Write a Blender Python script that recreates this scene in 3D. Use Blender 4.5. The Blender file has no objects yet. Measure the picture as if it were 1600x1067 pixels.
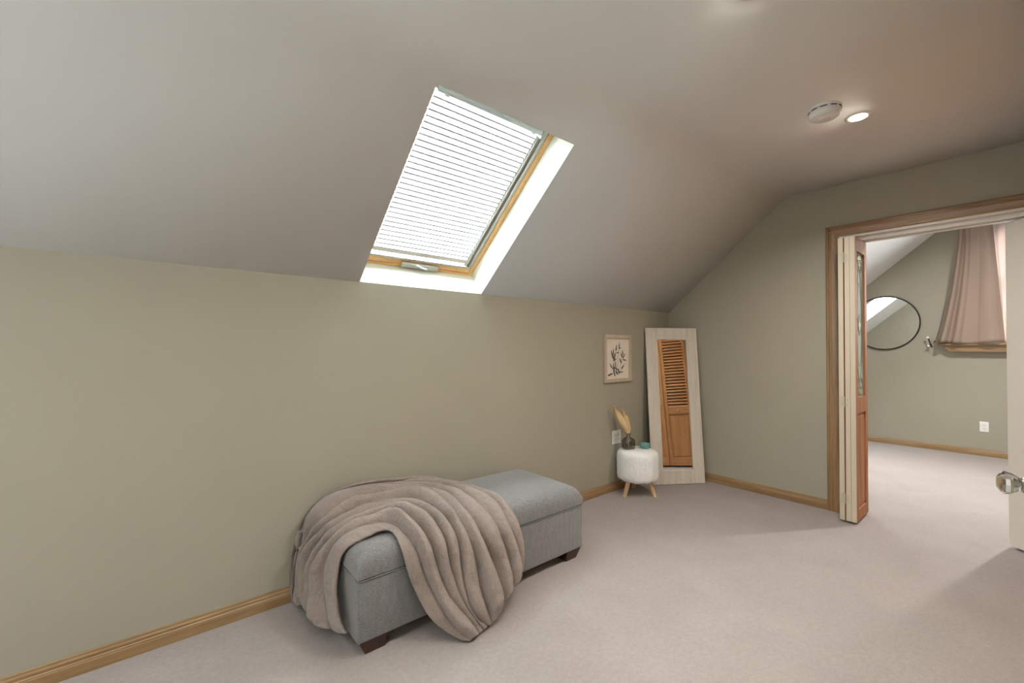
import bpy, bmesh, math, random
from mathutils import Vector, Matrix, noise

# ------------------------------------------------------------------ camera
SC = bpy.context.scene
COL = SC.collection
cam_data = bpy.data.cameras.new('camera')
cam = bpy.data.objects.new('camera', cam_data)
COL.objects.link(cam)
SC.camera = cam
F_PX = 676.957
cam_data.sensor_fit = 'HORIZONTAL'
cam_data.sensor_width = 36.0
cam_data.lens = 36.0 * F_PX / 1600.0
cam_data.clip_start = 0.02
pitch, yaw, roll = 0.0138, 0.6989, 0.0025
fw = Vector((math.sin(yaw)*math.cos(pitch), math.cos(yaw)*math.cos(pitch), math.sin(pitch)))
r0 = Vector((math.cos(yaw), -math.sin(yaw), 0)); u0 = r0.cross(fw)
rt = r0*math.cos(roll) + u0*math.sin(roll); up = -r0*math.sin(roll) + u0*math.cos(roll)
cam.matrix_world = Matrix(((rt.x, up.x, -fw.x, -3.9537), (rt.y, up.y, -fw.y, -2.2889),
                           (rt.z, up.z, -fw.z, 1.22), (0, 0, 0, 1)))

# ------------------------------------------------------------------ world, exposure, large lights
world = bpy.data.worlds.new('world'); SC.world = world
world.use_nodes = True
wn = world.node_tree
bg = wn.nodes['Background']
sky = wn.nodes.new('ShaderNodeTexSky'); sky.sky_type = 'HOSEK_WILKIE'
sky.turbidity = 6.0; sky.ground_albedo = 0.5
sky.sun_direction = Vector((-0.5, -0.3, 0.8)).normalized()
mixw = wn.nodes.new('ShaderNodeMix'); mixw.data_type = 'RGBA'
mixw.inputs[0].default_value = 0.7
mixw.inputs[7].default_value = (0.85, 0.92, 1.0, 1)
wn.links.new(sky.outputs[0], mixw.inputs[6])
wn.links.new(mixw.outputs[2], bg.inputs['Color'])
bg.inputs['Strength'].default_value = 3.0

SC.view_settings.view_transform = 'Standard'
SC.view_settings.look = 'None'
SC.view_settings.exposure = EXPOSURE = 0.25
SC.view_settings.gamma = 1.0
SC.view_settings.use_curve_mapping = False
try:
    SC.cycles.use_denoising = True
    SC.cycles.max_bounces = 10
    SC.cycles.diffuse_bounces = 6
    SC.cycles.transmission_bounces = 8
    SC.cycles.transparent_max_bounces = 12
    SC.cycles.sample_clamp_indirect = 8.0
    SC.cycles.caustics_reflective = False
    SC.cycles.caustics_refractive = False
except Exception:
    pass

def area_light(name, loc, target, sx, sy, power, color, spread=180):
    l = bpy.data.lights.new(name, 'AREA'); l.shape = 'RECTANGLE'
    l.size = sx; l.size_y = sy; l.energy = power; l.color = color
    l.spread = math.radians(spread)
    o = bpy.data.objects.new(name, l); COL.objects.link(o)
    o.location = loc
    d = (Vector(target) - Vector(loc)).normalized()
    o.rotation_euler = d.to_track_quat('-Z', 'Y').to_euler()
    return o

# slope of the main ceiling: z = H1 - SL*y
H1, H2, SL = 1.567, 2.447, 0.8563
SN = Vector((0, SL, 1)).normalized()          # outward normal of the roof slope
SU = Vector((0, -1, SL)).normalized()         # up the slope
def sp(x, s, d=0.0):
    return Vector((x, 0, H1)) + SU*s + SN*d
SKX0, SKX1, SKS = -3.095, -2.293, 1.062       # skylight opening

LPOT = 13
# daylight: outside the skylight, outside the next room's windows; rear and second lights are added fill
DAY = (0.87, 0.94, 1.0)
area_light('skylight_daylight', sp(-2.69, .53, .75), sp(-2.69, .53, 0), 1.0, 1.3, 980, DAY)
area_light('rear_fill_light', (-6.75, -1.35, 1.5), (-4, -1.35, 1.2), 1.5, 1.3, 22, (.87, .94, 1.0))  # added fill behind the made-up rear window
area_light('second_fill_light', sp(-5.55, .62, .6), sp(-5.55, .62, 0), .8, .9, 115, DAY)  # added fill above a made-up second skylight, out of view
area_light('far_room_skylight_daylight', (1.85, -0.45, 2.95), (1.9, -1.0, 1.7), 1.1, 1.1, 150, (0.97, 0.99, 1.0))
area_light('far_room_window_daylight', (3.9, -2.75, 1.95), (2.5, -2.6, 1.5), 1.2, 1.3, 85, (.97,.985,1.0))

# ------------------------------------------------------------------ helpers
def link(o, parent=None):
    COL.objects.link(o)
    if parent: o.parent = parent
    return o
def tag(o, label=None, cat=None, group=None, kind=None):
    if label: o['label'] = label
    if cat: o['category'] = cat
    if group: o['group'] = group
    if kind: o['kind'] = kind
    return o
def empty(name, loc=(0, 0, 0), rz=0.0, label=None, cat=None, group=None, kind=None):
    o = bpy.data.objects.new(name, None); o.empty_display_size = .1
    COL.objects.link(o); o.location = loc; o.rotation_euler = (0, 0, rz)
    return tag(o, label, cat, group, kind)

class MB:
    def __init__(s): s.bm = bmesh.new()
    def box(s, x0, x1, y0, y1, z0, z1, bev=0.0, seg=2, M=None):
        t = bmesh.new()
        vs = [t.verts.new((x, y, z)) for x in (x0, x1) for y in (y0, y1) for z in (z0, z1)]
        for f in ((0,1,3,2), (4,6,7,5), (0,4,5,1), (2,3,7,6), (0,2,6,4), (1,5,7,3)):
            t.faces.new([vs[i] for i in f])
        if bev > 0:
            bmesh.ops.bevel(t, geom=list(t.edges), offset=bev, segments=seg, profile=.5, affect='EDGES')
        s._merge(t, M); return s
    def _merge(s, t, M=None):
        if M is not None: bmesh.ops.transform(t, matrix=M, verts=t.verts)
        me = bpy.data.meshes.new('tmp'); t.to_mesh(me); t.free()
        s.bm.from_mesh(me); bpy.data.meshes.remove(me)
    def tube(s, pts, r, seg=10, closed=False, cap=True):
        pts = [Vector(p) for p in pts]; n = len(pts)
        rs = r if isinstance(r, (list, tuple)) else [r]*n
        rings = []; prev = None
        for i, p in enumerate(pts):
            a = pts[(i-1) % n] if (closed or i > 0) else pts[i]
            b = pts[(i+1) % n] if (closed or i < n-1) else pts[i]
            t = (b-a).normalized()
            if prev is None:
                ref = Vector((0, 0, 1)) if abs(t.z) < .9 else Vector((1, 0, 0))
                u = t.cross(ref).normalized()
            else:
                u = (prev - t*prev.dot(t)).normalized()
            prev = u; v = t.cross(u)
            rings.append([s.bm.verts.new(p + (u*math.cos(k*2*math.pi/seg) + v*math.sin(k*2*math.pi/seg))*rs[i]) for k in range(seg)])
        m = n if closed else n-1
        for i in range(m):
            A, B = rings[i], rings[(i+1) % n]
            for k in range(seg):
                s.bm.faces.new((A[k], A[(k+1) % seg], B[(k+1) % seg], B[k]))
        if cap and not closed:
            s.bm.faces.new(list(reversed(rings[0]))); s.bm.faces.new(rings[-1])
        return s
    def lathe(s, prof, c=(0, 0, 0), seg=32, M=None):
        t = bmesh.new(); rings = []
        for r, z in prof:
            if r < 1e-6: rings.append([t.verts.new((c[0], c[1], c[2]+z))])
            else: rings.append([t.verts.new((c[0]+r*math.cos(k*2*math.pi/seg), c[1]+r*math.sin(k*2*math.pi/seg), c[2]+z)) for k in range(seg)])
        for A, B in zip(rings, rings[1:]):
            for k in range(seg):
                k2 = (k+1) % seg
                f = ([A[0], B[k2], B[k]] if len(A) == 1 else [A[k], A[k2], B[0]] if len(B) == 1 else [A[k], A[k2], B[k2], B[k]])
                if len(A) == 1 and len(B) == 1: continue
                t.faces.new(f)
        s._merge(t, M); return s
    def prism(s, poly, axis, a0, a1, M=None):
        """poly: 2D outline in the plane across `axis` (x: (y,z), y: (x,z), z: (x,y))"""
        t = bmesh.new()
        def P(p, a):
            return {'x': (a, p[0], p[1]), 'y': (p[0], a, p[1]), 'z': (p[0], p[1], a)}[axis]
        A = [t.verts.new(P(p, a0)) for p in poly]; B = [t.verts.new(P(p, a1)) for p in poly]
        t.faces.new(A); t.faces.new(list(reversed(B)))
        for i in range(len(poly)):
            j = (i+1) % len(poly); t.faces.new((A[i], B[i], B[j], A[j]))
        s._merge(t, M); return s
    def quad(s, *ps):
        s.bm.faces.new([s.bm.verts.new(p) for p in ps]); return s
    def build(s, name, mat, parent=None, smooth=False, angle=None):
        bmesh.ops.recalc_face_normals(s.bm, faces=s.bm.faces)
        me = bpy.data.meshes.new(name); s.bm.to_mesh(me); s.bm.free()
        me.materials.append(mat)
        if smooth or angle:
            for p in me.polygons: p.use_smooth = True
            if angle:
                try: me.set_sharp_from_angle(angle=math.radians(angle))
                except Exception: pass
        o = bpy.data.objects.new(name, me); link(o, parent)
        return o

# ------------------------------------------------------------------ materials
def mat(name):
    m = bpy.data.materials.new(name); m.use_nodes = True
    nt = m.node_tree; return m, nt, nt.nodes['Principled BSDF']
def srgb(r, g, b):
    f = lambda c: (c/255/12.92 if c/255 <= .04045 else ((c/255+.055)/1.055)**2.4)
    return (f(r), f(g), f(b), 1)
def coords(nt, scale=(1, 1, 1), kind='Object'):
    tc = nt.nodes.new('ShaderNodeTexCoord'); mp = nt.nodes.new('ShaderNodeMapping')
    mp.inputs['Scale'].default_value = scale
    nt.links.new(tc.outputs[kind], mp.inputs['Vector']); return mp.outputs['Vector']
def noise_tex(nt, vec, scale, detail=4, rough=.5, dist=0):
    n = nt.nodes.new('ShaderNodeTexNoise'); n.inputs['Scale'].default_value = scale
    n.inputs['Detail'].default_value = detail; n.inputs['Roughness'].default_value = rough
    n.inputs['Distortion'].default_value = dist
    nt.links.new(vec, n.inputs['Vector']); return n
def ramp(nt, fac, stops):
    r = nt.nodes.new('ShaderNodeValToRGB')
    els = r.color_ramp.elements
    while len(els) < len(stops): els.new(.5)
    for e, (p, c) in zip(els, stops): e.position = p; e.color = c
    nt.links.new(fac, r.inputs['Fac']); return r
def bump(nt, bs, h, strength, dist=.01):
    b = nt.nodes.new('ShaderNodeBump'); b.inputs['Strength'].default_value = strength
    b.inputs['Distance'].default_value = dist
    nt.links.new(h, b.inputs['Height']); nt.links.new(b.outputs['Normal'], bs.inputs['Normal']); return b
def lerpc(c, k): return (c[0]*k, c[1]*k, c[2]*k, 1)
def paint(name, c, rough=.6, tex=.05, sc=220):
    m, nt, bs = mat(name); v = coords(nt)
    n = noise_tex(nt, v, 1.3, 3)
    r = ramp(nt, n.outputs['Fac'], [(.3, lerpc(c, .975)), (.7, lerpc(c, 1.02))])
    nt.links.new(r.outputs['Color'], bs.inputs['Base Color'])
    bs.inputs['Roughness'].default_value = rough
    n2 = noise_tex(nt, v, sc, 2); bump(nt, bs, n2.outputs['Fac'], tex, .002); return m
def wood(name, dark, mid, light, grain='x', rough=.38, scale=9.0, coat=.15, kind='Object'):
    m, nt, bs = mat(name)
    s = {'x': (.06, 1, 1), 'y': (1, .06, 1), 'z': (1, 1, .06)}[grain]
    v = coords(nt, tuple(q*scale for q in s), kind)
    n = noise_tex(nt, v, 3.2, 6, .62, .6)
    r = ramp(nt, n.outputs['Fac'], [(.25, dark), (.5, mid), (.75, light)])
    v2 = coords(nt, tuple(q*scale*9 for q in s), kind)
    n2 = noise_tex(nt, v2, 4, 3, .6)
    r2 = ramp(nt, n2.outputs['Fac'], [(.3, (.8, .8, .8, 1)), (.6, (1, 1, 1, 1))])
    mx = nt.nodes.new('ShaderNodeMix'); mx.data_type = 'RGBA'; mx.blend_type = 'MULTIPLY'
    mx.inputs[0].default_value = .8
    nt.links.new(r.outputs['Color'], mx.inputs[6]); nt.links.new(r2.outputs['Color'], mx.inputs[7])
    nt.links.new(mx.outputs[2], bs.inputs['Base Color'])
    bs.inputs['Roughness'].default_value = rough
    bs.inputs['Coat Weight'].default_value = coat; bs.inputs['Coat Roughness'].default_value = .25
    bump(nt, bs, n2.outputs['Fac'], .08, .002); return m
def plain(name, c, rough=.5, metal=0, **kw):
    m, nt, bs = mat(name); v = coords(nt); n = noise_tex(nt, v, 30, 3)
    r = ramp(nt, n.outputs['Fac'], [(.3, lerpc(c, .95)), (.7, lerpc(c, 1.03))])
    nt.links.new(r.outputs['Color'], bs.inputs['Base Color'])
    bs.inputs['Roughness'].default_value = rough; bs.inputs['Metallic'].default_value = metal
    for k, q in kw.items(): bs.inputs[k.replace('_', ' ')].default_value = q
    return m
def thin_glass(name, tint=(1, 1, 1, 1), gloss=.08, milky=0.0, milk=(1, 1, 1, 1)):
    m = bpy.data.materials.new(name); m.use_nodes = True; nt = m.node_tree
    nt.nodes.clear()
    out = nt.nodes.new('ShaderNodeOutputMaterial'); tr = nt.nodes.new('ShaderNodeBsdfTransparent')
    tr.inputs['Color'].default_value = tint
    gl = nt.nodes.new('ShaderNodeBsdfGlossy'); gl.inputs['Roughness'].default_value = .15
    mx = nt.nodes.new('ShaderNodeMixShader'); mx.inputs[0].default_value = gloss
    nt.links.new(tr.outputs[0], mx.inputs[1]); nt.links.new(gl.outputs[0], mx.inputs[2])
    last = mx
    if milky:
        df = nt.nodes.new('ShaderNodeBsdfDiffuse'); df.inputs['Color'].default_value = milk
        tl = nt.nodes.new('ShaderNodeBsdfTranslucent'); tl.inputs['Color'].default_value = milk
        ad = nt.nodes.new('ShaderNodeMixShader'); ad.inputs[0].default_value = .5
        nt.links.new(df.outputs[0], ad.inputs[1]); nt.links.new(tl.outputs[0], ad.inputs[2])
        m2 = nt.nodes.new('ShaderNodeMixShader'); m2.inputs[0].default_value = milky
        nt.links.new(mx.outputs[0], m2.inputs[1]); nt.links.new(ad.outputs[0], m2.inputs[2]); last = m2
    nt.links.new(last.outputs[0], out.inputs['Surface']); return m
def emis(name, c, s):
    m = bpy.data.materials.new(name); m.use_nodes = True; nt = m.node_tree
    nt.nodes.clear(); out = nt.nodes.new('ShaderNodeOutputMaterial'); e = nt.nodes.new('ShaderNodeEmission')
    e.inputs['Color'].default_value = c; e.inputs['Strength'].default_value = s
    nt.links.new(e.outputs[0], out.inputs['Surface']); return m
def translucent(name, c, trans=.6, rough=.8):
    m = bpy.data.materials.new(name); m.use_nodes = True; nt = m.node_tree
    nt.nodes.clear(); out = nt.nodes.new('ShaderNodeOutputMaterial')
    df = nt.nodes.new('ShaderNodeBsdfDiffuse'); df.inputs['Color'].default_value = c
    tl = nt.nodes.new('ShaderNodeBsdfTranslucent'); tl.inputs['Color'].default_value = c
    v = coords(nt, (1, 1, 1)); n = noise_tex(nt, v, 500, 2)
    b = nt.nodes.new('ShaderNodeBump'); b.inputs['Strength'].default_value = .15; b.inputs['Distance'].default_value = .001
    nt.links.new(n.outputs['Fac'], b.inputs['Height'])
    nt.links.new(b.outputs['Normal'], df.inputs['Normal'])
    mx = nt.nodes.new('ShaderNodeMixShader'); mx.inputs[0].default_value = trans
    nt.links.new(df.outputs[0], mx.inputs[1]); nt.links.new(tl.outputs[0], mx.inputs[2])
    nt.links.new(mx.outputs[0], out.inputs['Surface']); return m

WALLC = srgb(163, 158, 142)
M_wall = paint('wall_paint', WALLC, .55, .04)
M_ceil = paint('ceiling_paint', srgb(239, 241, 243), .7, .03)
M_reveal = paint('reveal_paint', srgb(232, 234, 220), .6, .03)
M_cream = paint('cream_paint', srgb(202, 193, 174), .4, .02)
M_whitetrim = paint('white_trim_paint', srgb(222, 218, 210), .4, .02)
M_oakx = wood('oak_trim_x', srgb(124, 96, 62), srgb(150, 120, 82), srgb(170, 142, 104), 'x')
M_oaky = wood('oak_trim_y', srgb(124, 96, 62), srgb(150, 120, 82), srgb(170, 142, 104), 'y')
M_oakd_z = wood('casing_wood_z', srgb(118, 88, 56), srgb(142, 110, 72), srgb(162, 130, 90), 'z')
M_oakd_y = wood('casing_wood_y', srgb(118, 88, 56), srgb(142, 110, 72), srgb(162, 130, 90), 'y')
M_pine_x = wood('pine_frame_x', srgb(196, 146, 90), srgb(218, 170, 112), srgb(230, 186, 130), 'x')
M_pine_y = wood('pine_frame_y', srgb(196, 146, 90), srgb(218, 170, 112), srgb(230, 186, 130), 'y')
M_louv_z = wood('louvre_pine_z', srgb(158, 108, 66), srgb(184, 130, 82), srgb(202, 148, 98), 'z')
M_louv_x = wood('louvre_pine_x', srgb(158, 108, 66), srgb(184, 130, 82), srgb(202, 148, 98), 'x')
M_leaf_z = wood('door_veneer', srgb(146, 96, 64), srgb(172, 118, 82), srgb(196, 142, 104), 'z', .6, 9, 0); M_leaf_z.node_tree.nodes['Principled BSDF'].inputs['Specular IOR Level'].default_value = .12
M_leg = wood('dark_leg', srgb(46, 28, 22), srgb(60, 38, 30), srgb(74, 48, 38), 'z', .35)
M_beech = wood('beech_leg', srgb(206, 166, 122), srgb(222, 184, 140), srgb(232, 198, 156), 'z', .5)
M_ash = wood('pale_frame', srgb(176, 160, 138), srgb(194, 178, 156), srgb(206, 192, 172), 'z', .55)
M_whitewash = wood('whitewashed_frame', srgb(196, 186, 172), srgb(212, 203, 190), srgb(222, 214, 203), 'z', .6, 9, 0)
M_alu = plain('grey_aluminium', srgb(176, 174, 164), .35, .3)
M_aluwhite = plain('white_aluminium', srgb(214, 224, 230), .35, .1)
M_chrome = plain('brushed_nickel', srgb(190, 184, 172), .25, 1)
M_brass = plain('pale_brass', srgb(196, 172, 120), .3, 1)
M_hinge = plain('pale_hinge_metal', srgb(196, 188, 168), .4, .35)
M_blackmetal = plain('black_metal', srgb(38, 36, 35), .4, .4)
M_plastic = plain('white_plastic', srgb(236, 236, 234), .35)
M_dark = plain('dark_slot', srgb(30, 28, 27), .7)
M_mirror = plain('mirror_silver', srgb(235, 238, 236), .015, 1)
M_paper = plain('warm_white_paper', srgb(226, 214, 200), .8)
M_ink = plain('ink_green_grey', srgb(84, 84, 74), .8)
M_blind = translucent('blind_fabric', (.93, .94, .95, 1), .62)
M_seam = paint('blind_seam', srgb(190, 194, 198), .9)
M_glass = thin_glass('window_glass', (.96, .98, .97, 1), .05)
M_leadglass = thin_glass('textured_glass', (.9, .95, .9, 1), .015, .88, (.88, .92, .86, 1))
M_goldglass = thin_glass('amber_bevel_glass', (.9, .85, .6, 1), .18, .7, (.74, .70, .52, 1))
M_came = plain('lead_came', srgb(140, 142, 132), .5, .2)
M_curtain = translucent('taupe_curtain', srgb(172, 152, 140), .12)
M_sheer = translucent('sheer_curtain', srgb(228, 214, 208), .35)

# carpet
m, nt, bs = mat('carpet'); v = coords(nt)
n1 = noise_tex(nt, v, 3.0, 4, .6, .5); n2 = noise_tex(nt, v, 55, 3, .7); n3 = noise_tex(nt, v, 420, 2, .6)
CARP = srgb(163, 153, 149)
r1 = ramp(nt, n1.outputs['Fac'], [(.3, lerpc(CARP, .93)), (.7, lerpc(CARP, 1.04))])
r2 = ramp(nt, n2.outputs['Fac'], [(.3, (.9, .9, .9, 1)), (.7, (1.06, 1.06, 1.06, 1))])
r3 = ramp(nt, n3.outputs['Fac'], [(.3, (.82, .82, .82, 1)), (.7, (1.1, 1.1, 1.1, 1))])
a = nt.nodes.new('ShaderNodeMix'); a.data_type = 'RGBA'; a.blend_type = 'MULTIPLY'; a.inputs[0].default_value = 1
b = nt.nodes.new('ShaderNodeMix'); b.data_type = 'RGBA'; b.blend_type = 'MULTIPLY'; b.inputs[0].default_value = 1
nt.links.new(r1.outputs['Color'], a.inputs[6]); nt.links.new(r2.outputs['Color'], a.inputs[7])
nt.links.new(a.outputs[2], b.inputs[6]); nt.links.new(r3.outputs['Color'], b.inputs[7])
nt.links.new(b.outputs[2], bs.inputs['Base Color'])
bs.inputs['Roughness'].default_value = 1; bs.inputs['Specular IOR Level'].default_value = .1
bs.inputs['Sheen Weight'].default_value = .2
ad = nt.nodes.new('ShaderNodeMath'); ad.operation = 'MULTIPLY_ADD'; ad.inputs[1].default_value = .6
nt.links.new(n2.outputs['Fac'], ad.inputs[0]); nt.links.new(n3.outputs['Fac'], ad.inputs[2])
bump(nt, bs, ad.outputs[0], .5, .008)
M_carpet = m

# grey woven upholstery
m, nt, bs = mat('grey_upholstery'); v = coords(nt)
n1 = noise_tex(nt, v, 7, 3); n2 = noise_tex(nt, v, 170, 3, .7); n3 = noise_tex(nt, coords(nt, (1, 1, .35)), 60, 3, .7)
GR = srgb(120, 119, 119)
r1 = ramp(nt, n2.outputs['Fac'], [(.32, lerpc(GR, .70)), (.68, lerpc(GR, 1.22))])
r2 = ramp(nt, n3.outputs['Fac'], [(.3, (.86, .86, .86, 1)), (.7, (1.08, 1.08, 1.08, 1))])
a = nt.nodes.new('ShaderNodeMix'); a.data_type = 'RGBA'; a.blend_type = 'MULTIPLY'; a.inputs[0].default_value = 1
nt.links.new(r1.outputs['Color'], a.inputs[6]); nt.links.new(r2.outputs['Color'], a.inputs[7])
nt.links.new(a.outputs[2], bs.inputs['Base Color'])
bs.inputs['Roughness'].default_value = .9; bs.inputs['Sheen Weight'].default_value = .35
bs.inputs['Specular IOR Level'].default_value = .2
bump(nt, bs, n2.outputs['Fac'], .5, .003)
M_grey = m

# plush throw
m, nt, bs = mat('plush_fur'); v = coords(nt)
n1 = noise_tex(nt, v, 14, 5, .65, 1.2); n2 = noise_tex(nt, coords(nt, (1, 1, .4)), 190, 4, .7, .4)
FU = srgb(152, 137, 128)
r1 = ramp(nt, n1.outputs['Fac'], [(.3, lerpc(FU, .88)), (.7, lerpc(FU, 1.07))])
r2 = ramp(nt, n2.outputs['Fac'], [(.3, (.86, .86, .86, 1)), (.7, (1.08, 1.08, 1.08, 1))])
a = nt.nodes.new('ShaderNodeMix'); a.data_type = 'RGBA'; a.blend_type = 'MULTIPLY'; a.inputs[0].default_value = 1
nt.links.new(r1.outputs['Color'], a.inputs[6]); nt.links.new(r2.outputs['Color'], a.inputs[7])
nt.links.new(a.outputs[2], bs.inputs['Base Color'])
bs.inputs['Roughness'].default_value = .95; bs.inputs['Specular IOR Level'].default_value = .15
bs.inputs['Sheen Weight'].default_value = .25; bs.inputs['Sheen Roughness'].default_value = .6
ad = nt.nodes.new('ShaderNodeMath'); ad.operation = 'MULTIPLY_ADD'; ad.inputs[1].default_value = 2.5
nt.links.new(n1.outputs['Fac'], ad.inputs[0]); nt.links.new(n2.outputs['Fac'], ad.inputs[2])
bump(nt, bs, ad.outputs[0], .8, .008)
M_plush = m

# ------------------------------------------------------------------ the setting
XB = -6.2            # rear wall
YR = -2.50           # right wall
XF = 3.34            # far wall of the next room
GT = 0.13            # thickness of the gable wall
DY0, DY1, DH = -1.386, -2.47, 2.058   # doorway in the gable wall

f_ = MB(); f_.box(XB-.1, XF+.15, -5.2, .15, -.12, 0)
tag(f_.build('floor', M_carpet), kind='structure')

# knee wall (left)
w = MB(); w.box(XB, 0, 0, .12, 0, H1)
tag(w.build('wall_left', M_wall), kind='structure')

# ceiling: slope with the skylight opening, soft bend, flat part
YB = -(H2-H1)/SL                       # bend line
def ceil_profile():
    R = .15; a = math.atan(SL); t = R*math.tan(a/2)
    p1 = Vector((YB + t*math.cos(a), H2 - t*math.sin(a)))   # on the slope
    p2 = Vector((YB - t, H2))
    c = Vector((p2.x, H2 - R))
    pts = []
    n = 10
    for i in range(n+1):
        ang = a*(1-i/n)
        pts.append((c.x + R*math.sin(ang), c.y + R*math.cos(ang)))
    return pts
bend = ceil_profile()
w = MB()
S1 = (Vector((0, bend[0][0], bend[0][1])) - Vector((0, 0, H1))).length
Q0, Q1 = -5.95, -5.15  # opening of the added second skylight, cut for fill light
xs = [XB, Q0, Q1, SKX0, SKX1, 0.0]; ss = [0.0, SKS, S1]
grid = [[w.bm.verts.new(sp(x, s)) for s in ss] for x in xs]
for i in range(5):
    for j in range(2):
        if i in (1, 3) and j == 0: continue
        w.bm.faces.new((grid[i][j], grid[i+1][j], grid[i+1][j+1], grid[i][j+1]))
prev = [grid[i][2] for i in range(6)]
for (y, z) in bend[1:]+[(YR, H2)]:
    cur = [w.bm.verts.new((x, y, z)) for x in xs]
    for i in range(5): w.bm.faces.new((prev[i], prev[i+1], cur[i+1], cur[i]))
    prev = cur
o = w.build('ceiling', M_ceil)
for p in o.data.polygons: p.use_smooth = True
md = o.modifiers.new('thickness', 'SOLIDIFY'); md.thickness = .14; md.offset = 1 if o.data.polygons[0].normal.z > 0 else -1
# the normals of an open sheet may point either way: make the thickness grow outwards
o.data.flip_normals() if o.data.polygons[0].normal.z > 0 else None
md.offset = -1
tag(o, kind='structure')

# gable wall with doorway
w = MB()
prof_top = [(0.12, H1-.05), (0.0, H1)] + [(y, z) for y, z in bend] + [(YR, H2)]
# left of the doorway (polygon in y,z), above, right
w.prism([(0.0, 0), (0.0, H1)] + [(bend[0][0], bend[0][1])] + bend[1:] + [(DY0, H2), (DY0, 0)], 'x', 0, GT)
w.prism([(DY0, DH), (DY0, H2), (DY1, H2), (DY1, DH)], 'x', 0, GT)
w.prism([(DY1, 0), (DY1, H2), (YR-.12, H2), (YR-.12, 0)], 'x', 0, GT)
tag(w.build('wall_far', M_wall), kind='structure')
# the gable continues above the flat ceiling for the higher next room
w = MB(); w.box(.005, GT, -5.2, .12, H2+.14, 3.3); w.box(.005, GT, YR-.12-2.6, YR-.12, 0, 3.3)
tag(w.build('wall_far_upper', M_wall), kind='structure')

# right wall with the louvred closet
CX0, CX1, CH = -1.715, -.30, 2.03
w = MB()
w.box(XB, CX0, YR-.12, YR, 0, H2); w.box(CX0, CX1, YR-.12, YR, CH, H2); w.box(CX1, 0, YR-.12, YR, 0, H2)
w.box(CX0-.05, CX1+.03, YR-.75, YR-.70, 0, H2); w.box(CX0-.05, CX0, YR-.75, YR-.12, 0, H2)
w.box(CX1, CX1+.03, YR-.75, YR-.12, 0, H2); w.box(CX0-.05, CX1+.03, YR-.75, YR-.12, H2-.05, H2)
tag(w.build('wall_right', M_wall), kind='structure')

# rear wall with an unseen window, added to let fill light in
w = MB(); WY0, WY1, WZ0, WZ1 = -2.1, -.7, .75, 2.05
def rear(y0, y1, z0, z1): w.box(XB-.12, XB, y0, y1, z0, z1)
rear(YR-.12, WY0, 0, H2+.14); rear(WY1, .12, 0, H2+.14); rear(WY0, WY1, 0, WZ0); rear(WY0, WY1, WZ1, H2+.14)
tag(w.build('wall_rear', M_wall), kind='structure')
w = MB()
for a0, a1, b0, b1 in ((WY0, WY0+.06, WZ0, WZ1), (WY1-.06, WY1, WZ0, WZ1), (WY0, WY1, WZ0, WZ0+.06), (WY0, WY1, WZ1-.06, WZ1), ((WY0+WY1)/2-.03, (WY0+WY1)/2+.03, WZ0, WZ1)):
    w.box(XB-.10, XB-.04, a0, a1, b0, b1)
added_win = w.build('window_added_rear', M_whitetrim); tag(added_win, kind='structure')
w = MB(); w.box(XB-.072, XB-.068, WY0+.05, WY1-.05, WZ0+.05, WZ1-.05); w.build('pane', M_glass, added_win)

# baseboards: moulded profile
BBP = [(0, 0), (.014, 0), (.014, .040), (.0125, .043), (.0125, .047), (.010, .050), (.010, .060), (.006, .066), (.005, .072), (0, .074)]
w = MB(); w.prism([(-y, z) for y, z in BBP], 'x', XB, 0)
tag(w.build('baseboard_left', M_oakx), kind='structure')
w = MB(); w.prism([(-x, z) for x, z in BBP], 'y', -.014, -1.3076)
tag(w.build('baseboard_far', M_oaky), kind='structure')
w = MB(); w.prism([(YR+y, z) for y, z in BBP], 'x', XB, CX0-.07)
tag(w.build('baseboard_right', M_oakx), kind='structure')

# doorway casing (stained wood) and painted jamb
def casing_profile(t0, t1):        # across the width: (offset along width, projection from wall)
    W = abs(t1-t0); s = 1 if t1 > t0 else -1
    pr = [(0, 0), (0, .016), (.006, .019), (.016, .019), (.020, .015), (.030, .015), (.034, .017), (.050, .015), (.066, .011), (.072, .012), (W, .010), (W, 0)]
    return [(t0+s*u, v) for u, v in pr]
w = MB()
w.prism([(-v, u) for u, v in casing_profile(-1.3076, -1.386)], 'z', 0, 2.134)
cas = w.build('trim_1', M_oakd_z, angle=25); tag(cas, kind='structure')
w = MB(); w.prism([(-v, u) for u, v in casing_profile(2.134, 2.056)], 'y', -1.3076-.001, YR)
c2 = w.build('trim_2', M_oakd_y, angle=25); tag(c2, kind='structure')
w = MB()
w.box(0, GT, DY0-.022, DY0, 0, DH); w.box(0, GT, DY1, DY1+.02, 0, DH)
w.box(0, GT, DY1+.02, DY0-.022, DH-.018, DH)
w.box(.085, GT, DY1+.02, DY0-.022, 2.006, DH-.018, .002)
tag(w.build('trim_3', M_whitetrim), kind='structure')
w = MB(); w.box(.036, .070, DY1+.03, DY0-.03, 2.012, DH-.0185)
w.box(.034, .036, DY1+.03, DY0-.03, 2.022, DH-.0185)
tag(w.build('door_track', M_whitetrim), 'grey metal sliding track along the head of the doorway', 'door track')

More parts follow.
